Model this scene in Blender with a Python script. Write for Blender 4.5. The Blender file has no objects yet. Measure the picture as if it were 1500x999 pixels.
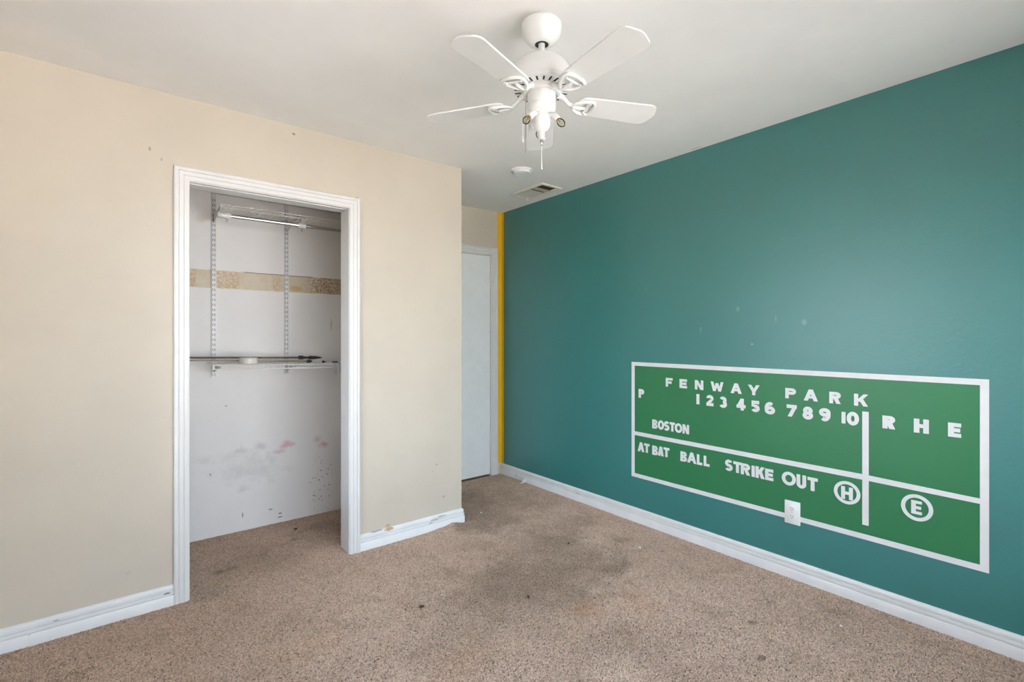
import bpy, bmesh, math, random
from mathutils import Vector, Matrix
random.seed(7)
S = bpy.context.scene
COL = S.collection
PI = math.pi

# ------------------------------------------------------------------ camera, world, light, exposure
F_PX, YAW, CAM_Z = 710.14, 0.6771, 1.2805
cam_d = bpy.data.cameras.new('camera'); cam = bpy.data.objects.new('camera', cam_d); COL.objects.link(cam)
cam_d.sensor_width = 36.0; cam_d.lens = 36.0 * F_PX / 1500.0
cam_d.shift_y = -6.44 / 1500.0; cam_d.clip_start = 0.02
cam.location = (0, 0, CAM_Z); cam.rotation_euler = (PI/2, 0, -YAW)
S.camera = cam
S.view_settings.view_transform = 'Standard'; S.view_settings.look = 'None'
S.view_settings.gamma = 1.0; S.view_settings.use_curve_mapping = False
S.view_settings.exposure = -0.13
S.cycles.max_bounces = 14; S.cycles.diffuse_bounces = 10; S.cycles.transparent_max_bounces = 12

SKY_STRENGTH = 8.2
SKY_ZENITH = (0.58, 0.76, 1.08, 1); SKY_HORIZON = (0.91, 0.97, 1.06, 1)
world = bpy.data.worlds.new('sky'); S.world = world; world.use_nodes = True
wn = world.node_tree; bg = wn.nodes['Background']
tc = wn.nodes.new('ShaderNodeTexCoord'); sp = wn.nodes.new('ShaderNodeSeparateXYZ')
mr = wn.nodes.new('ShaderNodeMapRange'); mx = wn.nodes.new('ShaderNodeMix'); mx.data_type = 'RGBA'
mr.inputs['From Min'].default_value = 0.0; mr.inputs['From Max'].default_value = 0.8
wn.links.new(tc.outputs['Generated'], sp.inputs[0]); wn.links.new(sp.outputs['Z'], mr.inputs['Value'])
wn.links.new(mr.outputs[0], mx.inputs[0]); mx.inputs[6].default_value = SKY_HORIZON; mx.inputs[7].default_value = SKY_ZENITH
wn.links.new(mx.outputs[2], bg.inputs[0]); bg.inputs[1].default_value = SKY_STRENGTH

SUN_STRENGTH = 57.0
sun_d = bpy.data.lights.new('sun', 'SUN'); sun_d.energy = SUN_STRENGTH; sun_d.angle = 0.01; sun_d.color = (1.0, 0.955, 0.925)
sun = bpy.data.objects.new('sun', sun_d); COL.objects.link(sun)
sun.rotation_euler = Vector((-0.20, -0.26, -1.25)).to_track_quat('-Z', 'Y').to_euler()

# room dimensions (metres): X along the closet wall, Y along the teal wall
XL, XR = -0.42, 2.7788          # left wall, teal wall
YB, YC, YD = -0.50, 2.8299, 3.6144   # wall behind the camera, closet wall, door wall
XC = 1.8269                     # free corner of the closet wall
H = 2.44
WT = 0.12
SILL_L, SILL_B, WIN_Z1 = 0.60, 0.30, 2.00
WINL = (0.95, 2.42)             # window in the left wall (Y range)
WINB = (-0.30, 2.66)             # window in the wall behind the camera (X range)
for nm, loc, rot, sx, sy in (('portal_left', (XL-0.13, sum(WINL)/2, (SILL_L+WIN_Z1)/2), (0, -PI/2, 0), WIN_Z1-SILL_L, WINL[1]-WINL[0]),
                             ('portal_back', (sum(WINB)/2, YB-0.13, (SILL_B+WIN_Z1)/2), (PI/2, 0, 0), WINB[1]-WINB[0], WIN_Z1-SILL_B)):
    ld = bpy.data.lights.new(nm, 'AREA'); ld.shape = 'RECTANGLE'; ld.size = sx; ld.size_y = sy
    ld.cycles.is_portal = True
    lo = bpy.data.objects.new(nm, ld); COL.objects.link(lo); lo.location = loc; lo.rotation_euler = rot

# ------------------------------------------------------------------ node helper
class NT:
    def __init__(s, name):
        s.mat = bpy.data.materials.new(name); s.mat.use_nodes = True
        s.t = s.mat.node_tree; s.b = s.t.nodes['Principled BSDF']
        s.pos = s.t.nodes.new('ShaderNodeNewGeometry').outputs['Position']
    def set(s, sock, v):
        if hasattr(v, 'links') and hasattr(v, 'is_output'): s.t.links.new(v, sock)
        else: sock.default_value = v
    def m(s, op, a, b=0.0, c=0.0, clamp=False):
        n = s.t.nodes.new('ShaderNodeMath'); n.operation = op; n.use_clamp = clamp
        s.set(n.inputs[0], a); s.set(n.inputs[1], b); s.set(n.inputs[2], c); return n.outputs[0]
    def v(s, op, a, b=(0, 0, 0)):
        n = s.t.nodes.new('ShaderNodeVectorMath'); n.operation = op
        s.set(n.inputs[0], a); s.set(n.inputs[1], b)
        return n.outputs['Value'] if op in ('LENGTH', 'DISTANCE', 'DOT_PRODUCT') else n.outputs[0]
    def noise(s, scale, detail=2.0, rough=0.5, vec=None, color=False, dist=0.0):
        n = s.t.nodes.new('ShaderNodeTexNoise'); s.set(n.inputs['Vector'], vec if vec is not None else s.pos)
        n.inputs['Scale'].default_value = scale; n.inputs['Detail'].default_value = detail
        n.inputs['Roughness'].default_value = rough; n.inputs['Distortion'].default_value = dist
        return n.outputs['Color'] if color else n.outputs['Fac']
    def voro(s, scale, vec=None):
        n = s.t.nodes.new('ShaderNodeTexVoronoi'); s.set(n.inputs['Vector'], vec if vec is not None else s.pos)
        n.inputs['Scale'].default_value = scale; return n.outputs['Distance']
    def rng(s, x, a, b, c=0.0, d=1.0, smooth=True):
        n = s.t.nodes.new('ShaderNodeMapRange'); n.interpolation_type = 'SMOOTHSTEP' if smooth else 'LINEAR'
        s.set(n.inputs['Value'], x); n.inputs['From Min'].default_value = a; n.inputs['From Max'].default_value = b
        n.inputs['To Min'].default_value = c; n.inputs['To Max'].default_value = d; return n.outputs[0]
    def mix(s, f, a, b, mode='MIX'):
        n = s.t.nodes.new('ShaderNodeMix'); n.data_type = 'RGBA'; n.blend_type = mode
        s.set(n.inputs[0], f)
        for i, q in ((6, a), (7, b)):
            s.set(n.inputs[i], tuple(q) + (1,) if isinstance(q, tuple) and len(q) == 3 else q)
        return n.outputs[2]
    def sep(s, vec=None):
        n = s.t.nodes.new('ShaderNodeSeparateXYZ'); s.set(n.inputs[0], vec if vec is not None else s.pos); return n.outputs
    def blob(s, c, r, wob=0.0, wscale=8.0, soft=0.5):
        """mask 0..1 of a worn or painted-shade spot at world point c with radii r"""
        p = s.v('DIVIDE', s.v('SUBTRACT', s.pos, c), r)
        if wob:
            nz = s.v('SCALE', s.v('SUBTRACT', s.noise(wscale, 3, 0.6, color=True), (0.5, 0.5, 0.5)))
            s.t.nodes[-1].inputs['Scale'].default_value = wob * 2
            p = s.v('ADD', p, nz)
        return s.rng(s.v('LENGTH', p), 1.0 - soft, 1.0 + soft * 0.3, 1.0, 0.0)
    def bump(s, h, strength=0.2, dist=0.002):
        n = s.t.nodes.new('ShaderNodeBump'); n.inputs['Strength'].default_value = strength
        n.inputs['Distance'].default_value = dist; s.set(n.inputs['Height'], h)
        s.t.links.new(n.outputs[0], s.b.inputs['Normal'])
    def out(s, color, rough=0.5, metal=0.0, spec=0.5):
        s.set(s.b.inputs['Base Color'], tuple(color) + (1,) if isinstance(color, tuple) and len(color) == 3 else color)
        s.set(s.b.inputs['Roughness'], rough); s.b.inputs['Metallic'].default_value = metal
        s.b.inputs['Specular IOR Level'].default_value = spec
        return s.mat

def srgb(r, g, b):
    f = lambda c: c/12.92 if c <= 0.04045 else ((c+0.055)/1.055)**2.4
    return (f(r/255), f(g/255), f(b/255))

def plain(name, col, rough=0.5, metal=0.0, bscale=None, bstr=0.1, var=0.04):
    n = NT(name); nz = n.noise(12, 3)
    c = n.mix(n.rng(nz, 0.3, 0.7), tuple(x*(1-var) for x in col), tuple(min(1, x*(1+var)) for x in col))
    if bscale: n.bump(n.noise(bscale, 3), bstr, 0.001)
    return n.out(c, rough, metal)

# ------------------------------------------------------------------ materials
def wall_paint(name, col, rough, bstr, marks=(), spec=0.5, bscale=70):
    n = NT(name)
    c = n.mix(n.rng(n.noise(2.2, 4, 0.6), 0.3, 0.75), tuple(x*0.965 for x in col), tuple(min(1, x*1.025) for x in col))
    for (ce, r, mc, amt, wob, soft) in marks:
        msk = n.m('MULTIPLY', n.blob(ce, r, wob, 14.0 / max(0.2, 8*max(r)), soft), amt)
        c = n.mix(msk, c, mc)
    h = n.m('ADD', n.noise(bscale, 3, 0.55), n.m('MULTIPLY', n.noise(bscale*0.28, 2), 0.8))
    n.bump(h, bstr, 0.003)
    return n.out(c, rough, 0.0, spec)

CREAM = (0.605, 0.535, 0.44)
dk = (0.16, 0.12, 0.08)
M = {}
M['cream'] = wall_paint('cream_wall_paint', CREAM, 0.55, 0.12, [
    ((0.10, YC, 2.16), (0.006, 0.05, 0.012), dk, 0.5, 0.4, 0.5), ((0.145, YC, 2.12), (0.004, 0.05, 0.010), dk, 0.5, 0.4, 0.5),
    ((0.735, YC, 2.395), (0.009, 0.05, 0.007), dk, 0.8, 0.4, 0.5), ((1.089, YC, 2.105), (0.006, 0.05, 0.007), dk, 0.8, 0.3, 0.5),
    ((1.63, YC, 0.43), (0.006, 0.05, 0.007), dk, 0.6, 0.4, 0.5), ((1.60, YC, 0.39), (0.005, 0.05, 0.005), dk, 0.4, 0.4, 0.5),
    ((1.685, YC, 0.205), (0.005, 0.05, 0.010), dk, 0.8, 0.4, 0.5), ((1.31, YC, 0.26), (0.10, 0.05, 0.09), (0.46, 0.41, 0.33), 0.14, 0.6, 0.8),
    ((1.60, YC, 0.30), (0.16, 0.05, 0.20), (0.48, 0.42, 0.33), 0.14, 0.6, 0.8), ((0.02, YC, 0.20), (0.01, 0.05, 0.008), (0.5, 0.44, 0.36), 0.5, 0.4, 0.5),
    ((1.285, YC, 0.108), (0.016, 0.05, 0.010), (0.50, 0.33, 0.19), 0.85, 0.4, 0.3),
    ((2.55, YD, 2.30), (0.006, 0.05, 0.006), dk, 0.5, 0.3, 0.5)])
M['teal'] = wall_paint('teal_wall_paint', (0.019, 0.195, 0.188), 0.41, 0.25, [
    ((XR, 1.37, 1.44), (0.05, 0.012, 0.018), (0.30, 0.45, 0.42), 0.35, 0.5, 0.7), ((XR, 1.02, 1.355), (0.05, 0.014, 0.018), (0.30, 0.45, 0.42), 0.35, 0.5, 0.7),
    ((XR, 1.60, 1.32), (0.05, 0.010, 0.022), (0.25, 0.42, 0.40), 0.3, 0.6, 0.7), ((XR, 1.16, 1.38), (0.05, 0.008, 0.020), (0.25, 0.42, 0.40), 0.25, 0.6, 0.7),
    ((XR, 1.288, 1.238), (0.05, 0.004, 0.003), (0.75, 0.8, 0.78), 0.9, 0.2, 0.4), ((XR, 0.22, 1.60), (0.05, 0.004, 0.004), (0.05, 0.06, 0.06), 0.7, 0.2, 0.4),
    ((XR, 2.35, 0.45), (0.05, 0.10, 0.06), (0.05, 0.19, 0.19), 0.35, 0.8, 0.7), ((XR, 2.0, 1.6), (0.05, 0.02, 0.03), (0.10, 0.26, 0.24), 0.3, 0.6, 0.7)], bscale=55, spec=1.25)
M['ceiling'] = wall_paint('ceiling_paint', (0.87, 0.85, 0.83), 0.65, 0.10, [((2.752, 1.615, H), (0.004, 0.045, 0.05), (0.25, 0.23, 0.2), 0.8, 0.15, 0.4), ((2.764, 2.08, H), (0.003, 0.035, 0.05), (0.3, 0.28, 0.25), 0.5, 0.15, 0.4)])
M['yellow'] = wall_paint('yellow_paint', (0.80, 0.50, 0.02), 0.45, 0.10)
M['green'] = wall_paint('scoreboard_green_paint', (0.018, 0.190, 0.070), 0.42, 0.2, bscale=55, spec=0.7)
M['mural_white'] = plain('mural_white_paint', (0.78, 0.78, 0.78), 0.45, 0, 60, 0.12, 0.03)
M['trim'] = plain('trim_white_paint', (0.74, 0.725, 0.705), 0.32, 0, 25, 0.05, 0.02)
M['door'] = plain('door_white_paint', (0.84, 0.835, 0.82), 0.35, 0, 20, 0.06, 0.02)
M['fan'] = plain('fan_white_enamel', (0.76, 0.755, 0.74), 0.32, 0, None, 0, 0.01)
M['blade'] = plain('fan_blade_white', (0.74, 0.73, 0.71), 0.5, 0, 200, 0.03, 0.02)
M['plastic'] = plain('white_plastic', (0.82, 0.82, 0.80), 0.35, 0, None, 0, 0.01)
M['slot'] = plain('recess_shade_black', (0.03, 0.03, 0.03), 0.7)  # near-black standing in for the shade inside slots and openings
M['black'] = plain('black_metal', (0.025, 0.022, 0.02), 0.45)
M['bronze'] = plain('dark_steel', (0.10, 0.09, 0.075), 0.32, 0.8)
M['steel'] = plain('brushed_steel', (0.55, 0.52, 0.48), 0.25, 1.0)
M['chrome'] = plain('chrome', (0.80, 0.80, 0.80), 0.16, 1.0)
M['wire'] = plain('white_coated_wire', (0.78, 0.77, 0.74), 0.35)
M['standard'] = plain('standard_white_enamel', (0.70, 0.70, 0.69), 0.42, 0.1)
M['brass'] = plain('brass', (0.55, 0.38, 0.16), 0.3, 1.0)
M['vent'] = plain('vent_beige_metal', (0.78, 0.73, 0.66), 0.45)
M['damper'] = plain('vent_damper_tan', (0.58, 0.46, 0.36), 0.5)
M['duct'] = plain('duct_dark', (0.06, 0.045, 0.03), 0.7)
M['tape'] = plain('cream_tape', (0.74, 0.71, 0.63), 0.5)
M['paper'] = plain('white_paper', (0.82, 0.82, 0.82), 0.6)
M['tag'] = plain('translucent_tag_paper', (0.66, 0.66, 0.68), 0.4)
M['twig'] = plain('dark_lint', (0.06, 0.04, 0.025), 0.8)
M['ground'] = plain('pale_outdoor_ground', (0.47, 0.43, 0.40), 0.9, 0, 3, 0.2, 0.1)
M['dark_ground'] = plain('unseen_dark_ground', (0.10, 0.09, 0.075), 0.9, 0, 3, 0.2, 0.1)  # dark tone chosen to weaken ground light reaching the left window
def mk_glass(name, col):
    n = NT(name); t = n.t
    tr = t.nodes.new('ShaderNodeBsdfTransparent'); gl = t.nodes.new('ShaderNodeBsdfGlossy'); fr = t.nodes.new('ShaderNodeFresnel')
    mxs = t.nodes.new('ShaderNodeMixShader'); tr.inputs[0].default_value = col + (1,); gl.inputs['Roughness'].default_value = 0.02
    fr.inputs[0].default_value = 1.35
    t.links.new(fr.outputs[0], mxs.inputs[0]); t.links.new(tr.outputs[0], mxs.inputs[1]); t.links.new(gl.outputs[0], mxs.inputs[2])
    t.links.new(mxs.outputs[0], t.nodes['Material Output'].inputs[0]); return n.mat
M['pane'] = mk_glass('window_glass', (0.97, 0.985, 0.98)); M['bulb'] = mk_glass('clear_bulb_glass', (0.93, 0.92, 0.88))

# baseboard paint with chips of their own
def base_paint():
    n = NT('baseboard_white_paint'); c = n.mix(n.rng(n.noise(9, 4), 0.3, 0.7), (0.76, 0.755, 0.745), (0.81, 0.80, 0.79))
    for ce, r, mc, a in [((1.29, 2.82, 0.088), (0.030, 0.05, 0.012), (0.50, 0.33, 0.18), 0.95), ((1.21, 2.82, 0.094), (0.045, 0.05, 0.006), (0.30, 0.28, 0.26), 0.8),
                         ((1.61, 2.82, 0.070), (0.045, 0.05, 0.008), (0.55, 0.50, 0.44), 0.8), ((1.66, 2.82, 0.082), (0.035, 0.05, 0.005), (0.35, 0.32, 0.28), 0.8),
                         ((1.58, 2.82, 0.056), (0.02, 0.05, 0.006), (0.4, 0.36, 0.3), 0.7), ((0.165, 2.82, 0.062), (0.016, 0.05, 0.004), (0.20, 0.19, 0.18), 0.9),
                         ((-0.22, 2.82, 0.074), (0.010, 0.05, 0.003), (0.25, 0.24, 0.23), 0.8), ((-0.30, 2.82, 0.045), (0.003, 0.05, 0.003), (0.3, 0.3, 0.3), 0.8),
                         ((2.77, 2.62, 0.06), (0.05, 0.018, 0.006), (0.45, 0.44, 0.42), 0.6), ((2.77, 3.38, 0.03), (0.05, 0.03, 0.02), (0.58, 0.62, 0.66), 0.5)]:
        c = n.mix(n.m('MULTIPLY', n.blob(ce, r, 0.8, 60, 0.35), a), c, mc)
    n.bump(n.noise(30, 3), 0.06, 0.001)
    return n.out(c, 0.32)
M['base'] = base_paint()

def closet_paint():
    n = NT('closet_scuffed_shaded_white_paint'); xyz = n.sep(); X, Z = xyz[0], xyz[2]
    c = n.mix(n.rng(n.noise(3, 4, 0.6), 0.3, 0.75), (0.82, 0.80, 0.78), (0.86, 0.84, 0.82))
    wz = n.m('ADD', Z, n.m('MULTIPLY', n.m('SUBTRACT', n.noise(30, 3), 0.5), 0.008))
    band = n.m('MULTIPLY', n.rng(wz, 1.589, 1.594), n.rng(wz, 1.704, 1.709, 1, 0))
    bc = n.mix(n.rng(n.noise(20, 4), 0.3, 0.7), (0.64, 0.55, 0.40), (0.70, 0.62, 0.48))
    sm = n.rng(n.noise(75, 3, 0.6, dist=1.2), 0.47, 0.53)
    def ranged(a, b, e=0.02): return n.m('MULTIPLY', n.rng(X, a, a+e), n.rng(X, b-e, b, 1, 0))
    pink = n.m('ADD', n.m('ADD', ranged(0.46, 0.61), ranged(0.78, 0.87, 0.04)), n.m('MULTIPLY', n.rng(X, 0.35, 0.37, 1, 0), 1.0), clamp=True)
    bc = n.mix(n.m('MULTIPLY', n.m('MULTIPLY', pink, sm), 0.7), bc, (0.56, 0.33, 0.20))
    bc = n.mix(n.m('MULTIPLY', n.m('MULTIPLY', n.rng(X, 0.98, 1.10), sm), 0.9), bc, (0.36, 0.22, 0.11))
    bc = n.mix(n.m('MULTIPLY', n.blob((0.95, YD, 1.618), (0.05, 0.1, 0.022), 0.6, 30), 0.8), bc, (0.60, 0.40, 0.16))
    c = n.mix(band, c, bc)
    top = n.m('MULTIPLY', n.m('MULTIPLY', n.rng(wz, 1.702, 1.705), n.rng(wz, 1.708, 1.711, 1, 0)), ranged(0.62, 1.08))
    c = n.mix(n.m('MULTIPLY', top, 0.8), c, (0.22, 0.14, 0.08))
    for ce, r, mc, a, w in [((0.901, YD, 0.53), (0.055, 0.1, 0.028), (0.66, 0.22, 0.34), 0.6, 1.2), ((0.85, YD, 0.49), (0.05, 0.1, 0.02), (0.60, 0.32, 0.40), 0.5, 0.8),
                            ((1.139, YD, 0.49), (0.035, 0.1, 0.025), (0.62, 0.20, 0.30), 0.6, 1.2), ((1.10, YD, 0.54), (0.03, 0.1, 0.03), (0.60, 0.30, 0.38), 0.45, 0.8),
                            ((0.66, YD, 0.42), (0.22, 0.1, 0.13), (0.46, 0.44, 0.41), 0.28, 1.4), ((0.73, YD, 0.545), (0.05, 0.1, 0.03), (0.40, 0.38, 0.36), 0.35, 1.4),
                            ((0.62, YD, 0.53), (0.05, 0.1, 0.025), (0.42, 0.40, 0.38), 0.3, 1.4), ((0.62, YD, 0.27), (0.04, 0.1, 0.03), (0.44, 0.42, 0.40), 0.3, 1.4),
                            ((0.39, YD, 0.50), (0.06, 0.1, 0.03), (0.50, 0.48, 0.46), 0.25, 1.4), ((1.2, YD, 1.37), (0.008, 0.1, 0.05), (0.35, 0.33, 0.31), 0.5, 0.3),
                            ((0.62, YD, 0.10), (0.005, 0.1, 0.02), (0.2, 0.2, 0.2), 0.8, 0.2), ((0.437, YD, 0.40), (0.005, 0.1, 0.008), (0.2, 0.2, 0.2), 0.8, 0.2),
                            ((0.79, YD, 0.10), (0.016, 0.1, 0.006), (0.2, 0.2, 0.2), 0.7, 0.4), ((0.85, YD, 0.06), (0.012, 0.1, 0.006), (0.12, 0.11, 0.1), 0.8, 0.4), ((0.85, YD, 0.035), (0.02, 0.1, 0.006), (0.2, 0.18, 0.15), 0.8, 0.4),
                            ((0.40, YD, 2.03), (0.05, 0.1, 0.035), (0.46, 0.43, 0.26), 0.45, 0.8), ((0.525, YD, 0.83), (0.008, 0.1, 0.006), (0.3, 0.28, 0.26), 0.6, 0.4)]:  # olive blob below the upper shelf is shade painted into the wall colour
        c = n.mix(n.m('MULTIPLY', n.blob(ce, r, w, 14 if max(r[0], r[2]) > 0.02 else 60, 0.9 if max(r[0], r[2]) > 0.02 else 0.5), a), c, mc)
    spk = n.m('MULTIPLY', n.rng(n.voro(38), 0.17, 0.23, 1, 0), n.blob((1.13, YD, 0.20), (0.10, 0.1, 0.22), 0.5, 10, 0.6))
    c = n.mix(n.m('MULTIPLY', spk, 0.75), c, (0.15, 0.13, 0.11))
    n.bump(n.noise(70, 3), 0.10, 0.003)
    return n.out(c, 0.5)
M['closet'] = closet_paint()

STAINS = [(1.35, 1.75, 1.00, 0.75, 0.30, 3),   # (x, y, rx, ry, amount, colour) dirty patches of the carpet
    (1.98, 2.06, 0.55, 0.42, 0.34, 0), (1.64, 1.84, 0.42, 0.30, 0.28, 0), (1.40, 2.02, 0.34, 0.22, 0.16, 0), (2.13, 1.75, 0.15, 0.08, 0.40, 0), (2.16, 2.25, 0.22, 0.16, 0.28, 0),
    (2.15, 2.95, 0.50, 0.55, 0.34, 0), (1.95, 2.75, 0.22, 0.25, 0.30, 0), (2.42, 2.35, 0.20, 0.10, 0.26, 0), (1.71, 1.56, 0.11, 0.10, 0.34, 1), (1.95, 1.40, 0.12, 0.14, 0.18, 1),
    (0.41, 3.05, 0.035, 0.030, 0.6, 0), (0.47, 3.06, 0.05, 0.03, 0.35, 0), (0.62, 3.1, 0.35, 0.22, 0.15, 0), (1.15, 3.3, 0.28, 0.28, 0.40, 0), (0.32, 2.84, 0.10, 0.10, 0.22, 2),
    (0.84, 3.25, 0.02, 0.015, 0.6, 0), (1.99, 0.88, 0.03, 0.018, 0.6, 0), (2.20, 1.02, 0.03, 0.02, 0.5, 0), (1.12, 1.75, 0.30, 0.20, 0.14, 0), (0.62, 2.10, 0.18, 0.12, 0.15, 1), (1.05, 1.60, 0.18, 0.10, 0.16, 1),
    (1.55, 1.30, 0.20, 0.12, 0.2, 0), (1.70, 1.15, 0.16, 0.10, 0.15, 0)]
def carpet(name, tuft):
    n = NT(name)
    base = n.mix(n.rng(n.noise(1.6, 4, 0.6), 0.3, 0.72), (0.52, 0.378, 0.285), (0.59, 0.436, 0.335))
    base = n.mix(n.m('MULTIPLY', n.rng(n.noise(5.5, 4, 0.65), 0.50, 0.72), 0.40), base, (0.33, 0.235, 0.155))
    for x, y, rx, ry, a, k in STAINS:
        mc = [(0.135, 0.092, 0.055), (0.48, 0.25, 0.12), (0.18, 0.165, 0.15), (0.30, 0.205, 0.13)][k]
        base = n.mix(n.m('MULTIPLY', n.blob((x, y, 0), (rx, ry, 1), 0.9, 5.0 if rx > 0.08 else 40, 0.75), a), base, mc)
    if tuft:
        oi = n.t.nodes.new('ShaderNodeObjectInfo').outputs['Random']
        z = n.sep()[2]
        k = n.m('MULTIPLY', n.rng(oi, 0.0, 1.0, 0.62, 1.32, smooth=False), 1.0)
        vm = n.v('SCALE', base); n.t.links.new(k, n.t.nodes[-1].inputs['Scale']); base = vm
    else:
        base = n.mix(n.rng(n.noise(160, 3), 0.35, 0.65), base, (0.10, 0.075, 0.055)); n.bump(n.noise(180, 2), 0.8, 0.004)
    return n.out(base, 0.95, 0, 0.1)
M['carpet_back'] = carpet('carpet_backing', False); M['tuft'] = carpet('carpet_yarn', True)

# ------------------------------------------------------------------ mesh helpers
def obj(name, bm, mat, parent=None, smooth=None, loc=None):
    me = bpy.data.meshes.new(name)
    bmesh.ops.recalc_face_normals(bm, faces=bm.faces[:])
    bm.to_mesh(me); bm.free(); me.materials.append(M[mat] if isinstance(mat, str) else mat)
    if smooth:
        me.polygons.foreach_set('use_smooth', [True]*len(me.polygons)); me.set_sharp_from_angle(angle=math.radians(smooth))
    o = bpy.data.objects.new(name, me); COL.objects.link(o)
    if parent: o.parent = parent
    if loc is not None: o.location = loc
    return o
def tag(o, label, cat, group=None, kind=None):
    o['label'] = label; o['category'] = cat
    if group: o['group'] = group
    if kind: o['kind'] = kind
    return o
def thing(name, label, cat, loc=(0, 0, 0), group=None, rz=0.0):
    o = bpy.data.objects.new(name, None); COL.objects.link(o); o.location = loc; o.rotation_euler[2] = rz
    o.empty_display_size = 0.05
    return tag(o, label, cat, group)
def struct(name, bm, mat, smooth=None, loc=None):
    o = obj(name, bm, mat, None, smooth, loc); o['kind'] = 'structure'; return o
def box(bm, x0, y0, z0, x1, y1, z1, bevel=0.0):
    b = bmesh.new() if bevel else bm
    vs = [b.verts.new(p) for p in ((x0,y0,z0),(x1,y0,z0),(x1,y1,z0),(x0,y1,z0),(x0,y0,z1),(x1,y0,z1),(x1,y1,z1),(x0,y1,z1))]
    for f in ((0,3,2,1),(4,5,6,7),(0,1,5,4),(1,2,6,5),(2,3,7,6),(3,0,4,7)): b.faces.new([vs[i] for i in f])
    if bevel:
        bmesh.ops.bevel(b, geom=b.edges[:], offset=bevel, segments=2, affect='EDGES', profile=0.5); merge(bm, b)
    return bm
def merge(bm, b):
    me = bpy.data.meshes.new('tmp'); b.to_mesh(me); b.free(); bm.from_mesh(me); bpy.data.meshes.remove(me)
def B(*a, bevel=0.0): return box(bmesh.new(), *a, bevel=bevel)
def lathe(bm, prof, seg=32, mtx=None):
    """profile of (r, z); closes on the axis where r == 0"""
    rings = []
    for r, z in prof:
        if r <= 1e-6: rings.append([bm.verts.new((0, 0, z))])
        else: rings.append([bm.verts.new((r*math.cos(2*PI*i/seg), r*math.sin(2*PI*i/seg), z)) for i in range(seg)])
    allv = [v for rr in rings for v in rr]
    for a, b in zip(rings, rings[1:]):
        for i in range(seg):
            j = (i+1) % seg
            if len(a) == 1 and len(b) == 1: continue
            if len(a) == 1: bm.faces.new((a[0], b[j], b[i]))
            elif len(b) == 1: bm.faces.new((a[i], a[j], b[0]))
            else: bm.faces.new((a[i], a[j], b[j], b[i]))
    if mtx: bmesh.ops.transform(bm, matrix=mtx, verts=allv)
    return bm
def tube(bm, pts, r, seg=10, closed=False, caps=True):
    pts = [Vector(p) for p in pts]; n = len(pts); rings = []
    rr = r if isinstance(r, (list, tuple)) else [r]*n
    up = None
    for i, p in enumerate(pts):
        if closed: d = pts[(i+1) % n] - pts[i-1]
        else: d = pts[min(i+1, n-1)] - pts[max(i-1, 0)]
        d.normalize()
        if up is None: up = Vector((0, 0, 1)) if abs(d.z) < 0.9 else Vector((1, 0, 0))
        a = d.cross(up)
        if a.length < 1e-4: a = d.orthogonal()
        a.normalize(); b = a.cross(d).normalized(); up = b
        rings.append([bm.verts.new(p + (a*math.cos(2*PI*k/seg) + b*math.sin(2*PI*k/seg))*rr[i]) for k in range(seg)])
    m = n if closed else n-1
    for i in range(m):
        A, Bq = rings[i], rings[(i+1) % n]
        for k in range(seg): bm.faces.new((A[k], A[(k+1) % seg], Bq[(k+1) % seg], Bq[k]))
    if caps and not closed: bm.faces.new(rings[0][::-1]); bm.faces.new(rings[-1])
    return bm
def T(*a, **k): return tube(bmesh.new(), *a, **k)
def sweep(bm, path, prof):
    """path: list of rings, each ring = function applied to the profile; profile closed polygon of (u, v)"""
    rings = [[bm.verts.new(fn(u, v)) for u, v in prof] for fn in path]
    n = len(prof)
    for A, Bq in zip(rings, rings[1:]):
        for k in range(n): bm.faces.new((A[k], A[(k+1) % n], Bq[(k+1) % n], Bq[k]))
    bm.faces.new(rings[0][::-1]); bm.faces.new(rings[-1]); return bm

# ------------------------------------------------------------------ room shell
# floor: backing slab under the pile, main room + doorway + closet
FLOORZ = -0.004
struct('floor', B(XL-0.15, YB-0.15, -0.12, XR+0.15, YD+0.12, FLOORZ), 'carpet_back')
struct('ceiling', B(XL-0.15, YB-0.15, H, XR+0.15, YD+0.12, H+0.14), 'ceiling')
struct('wall_right', B(XR, YB-0.15, FLOORZ, XR+0.12, YD+0.14, H), 'teal')
DX0, DX1, DZ = 1.872, 2.672, 2.045      # door opening in the far wall
bm = bmesh.new()
box(bm, XC-0.12, YD, FLOORZ, DX0, YD+0.12, H); box(bm, DX1, YD, FLOORZ, XR, YD+0.12, H); box(bm, DX0, YD, DZ, DX1, YD+0.12, H)
struct('wall_far', bm, 'cream')
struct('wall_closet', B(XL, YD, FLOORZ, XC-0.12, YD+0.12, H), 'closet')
# closet front wall with its opening, and the return that ends it
OX0, OX1, OZ = 0.2560, 1.0400, 2.037
bm = bmesh.new()
box(bm, XL, YC, FLOORZ, OX0-0.02, YC+0.115, H); box(bm, OX1+0.02, YC, FLOORZ, XC, YC+0.115, H)
box(bm, OX0-0.02, YC, OZ+0.02, OX1+0.02, YC+0.115, H)
box(bm, XC-0.115, YC+0.115, FLOORZ, XC, YD, H)
struct('wall_front', bm, 'cream')
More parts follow.
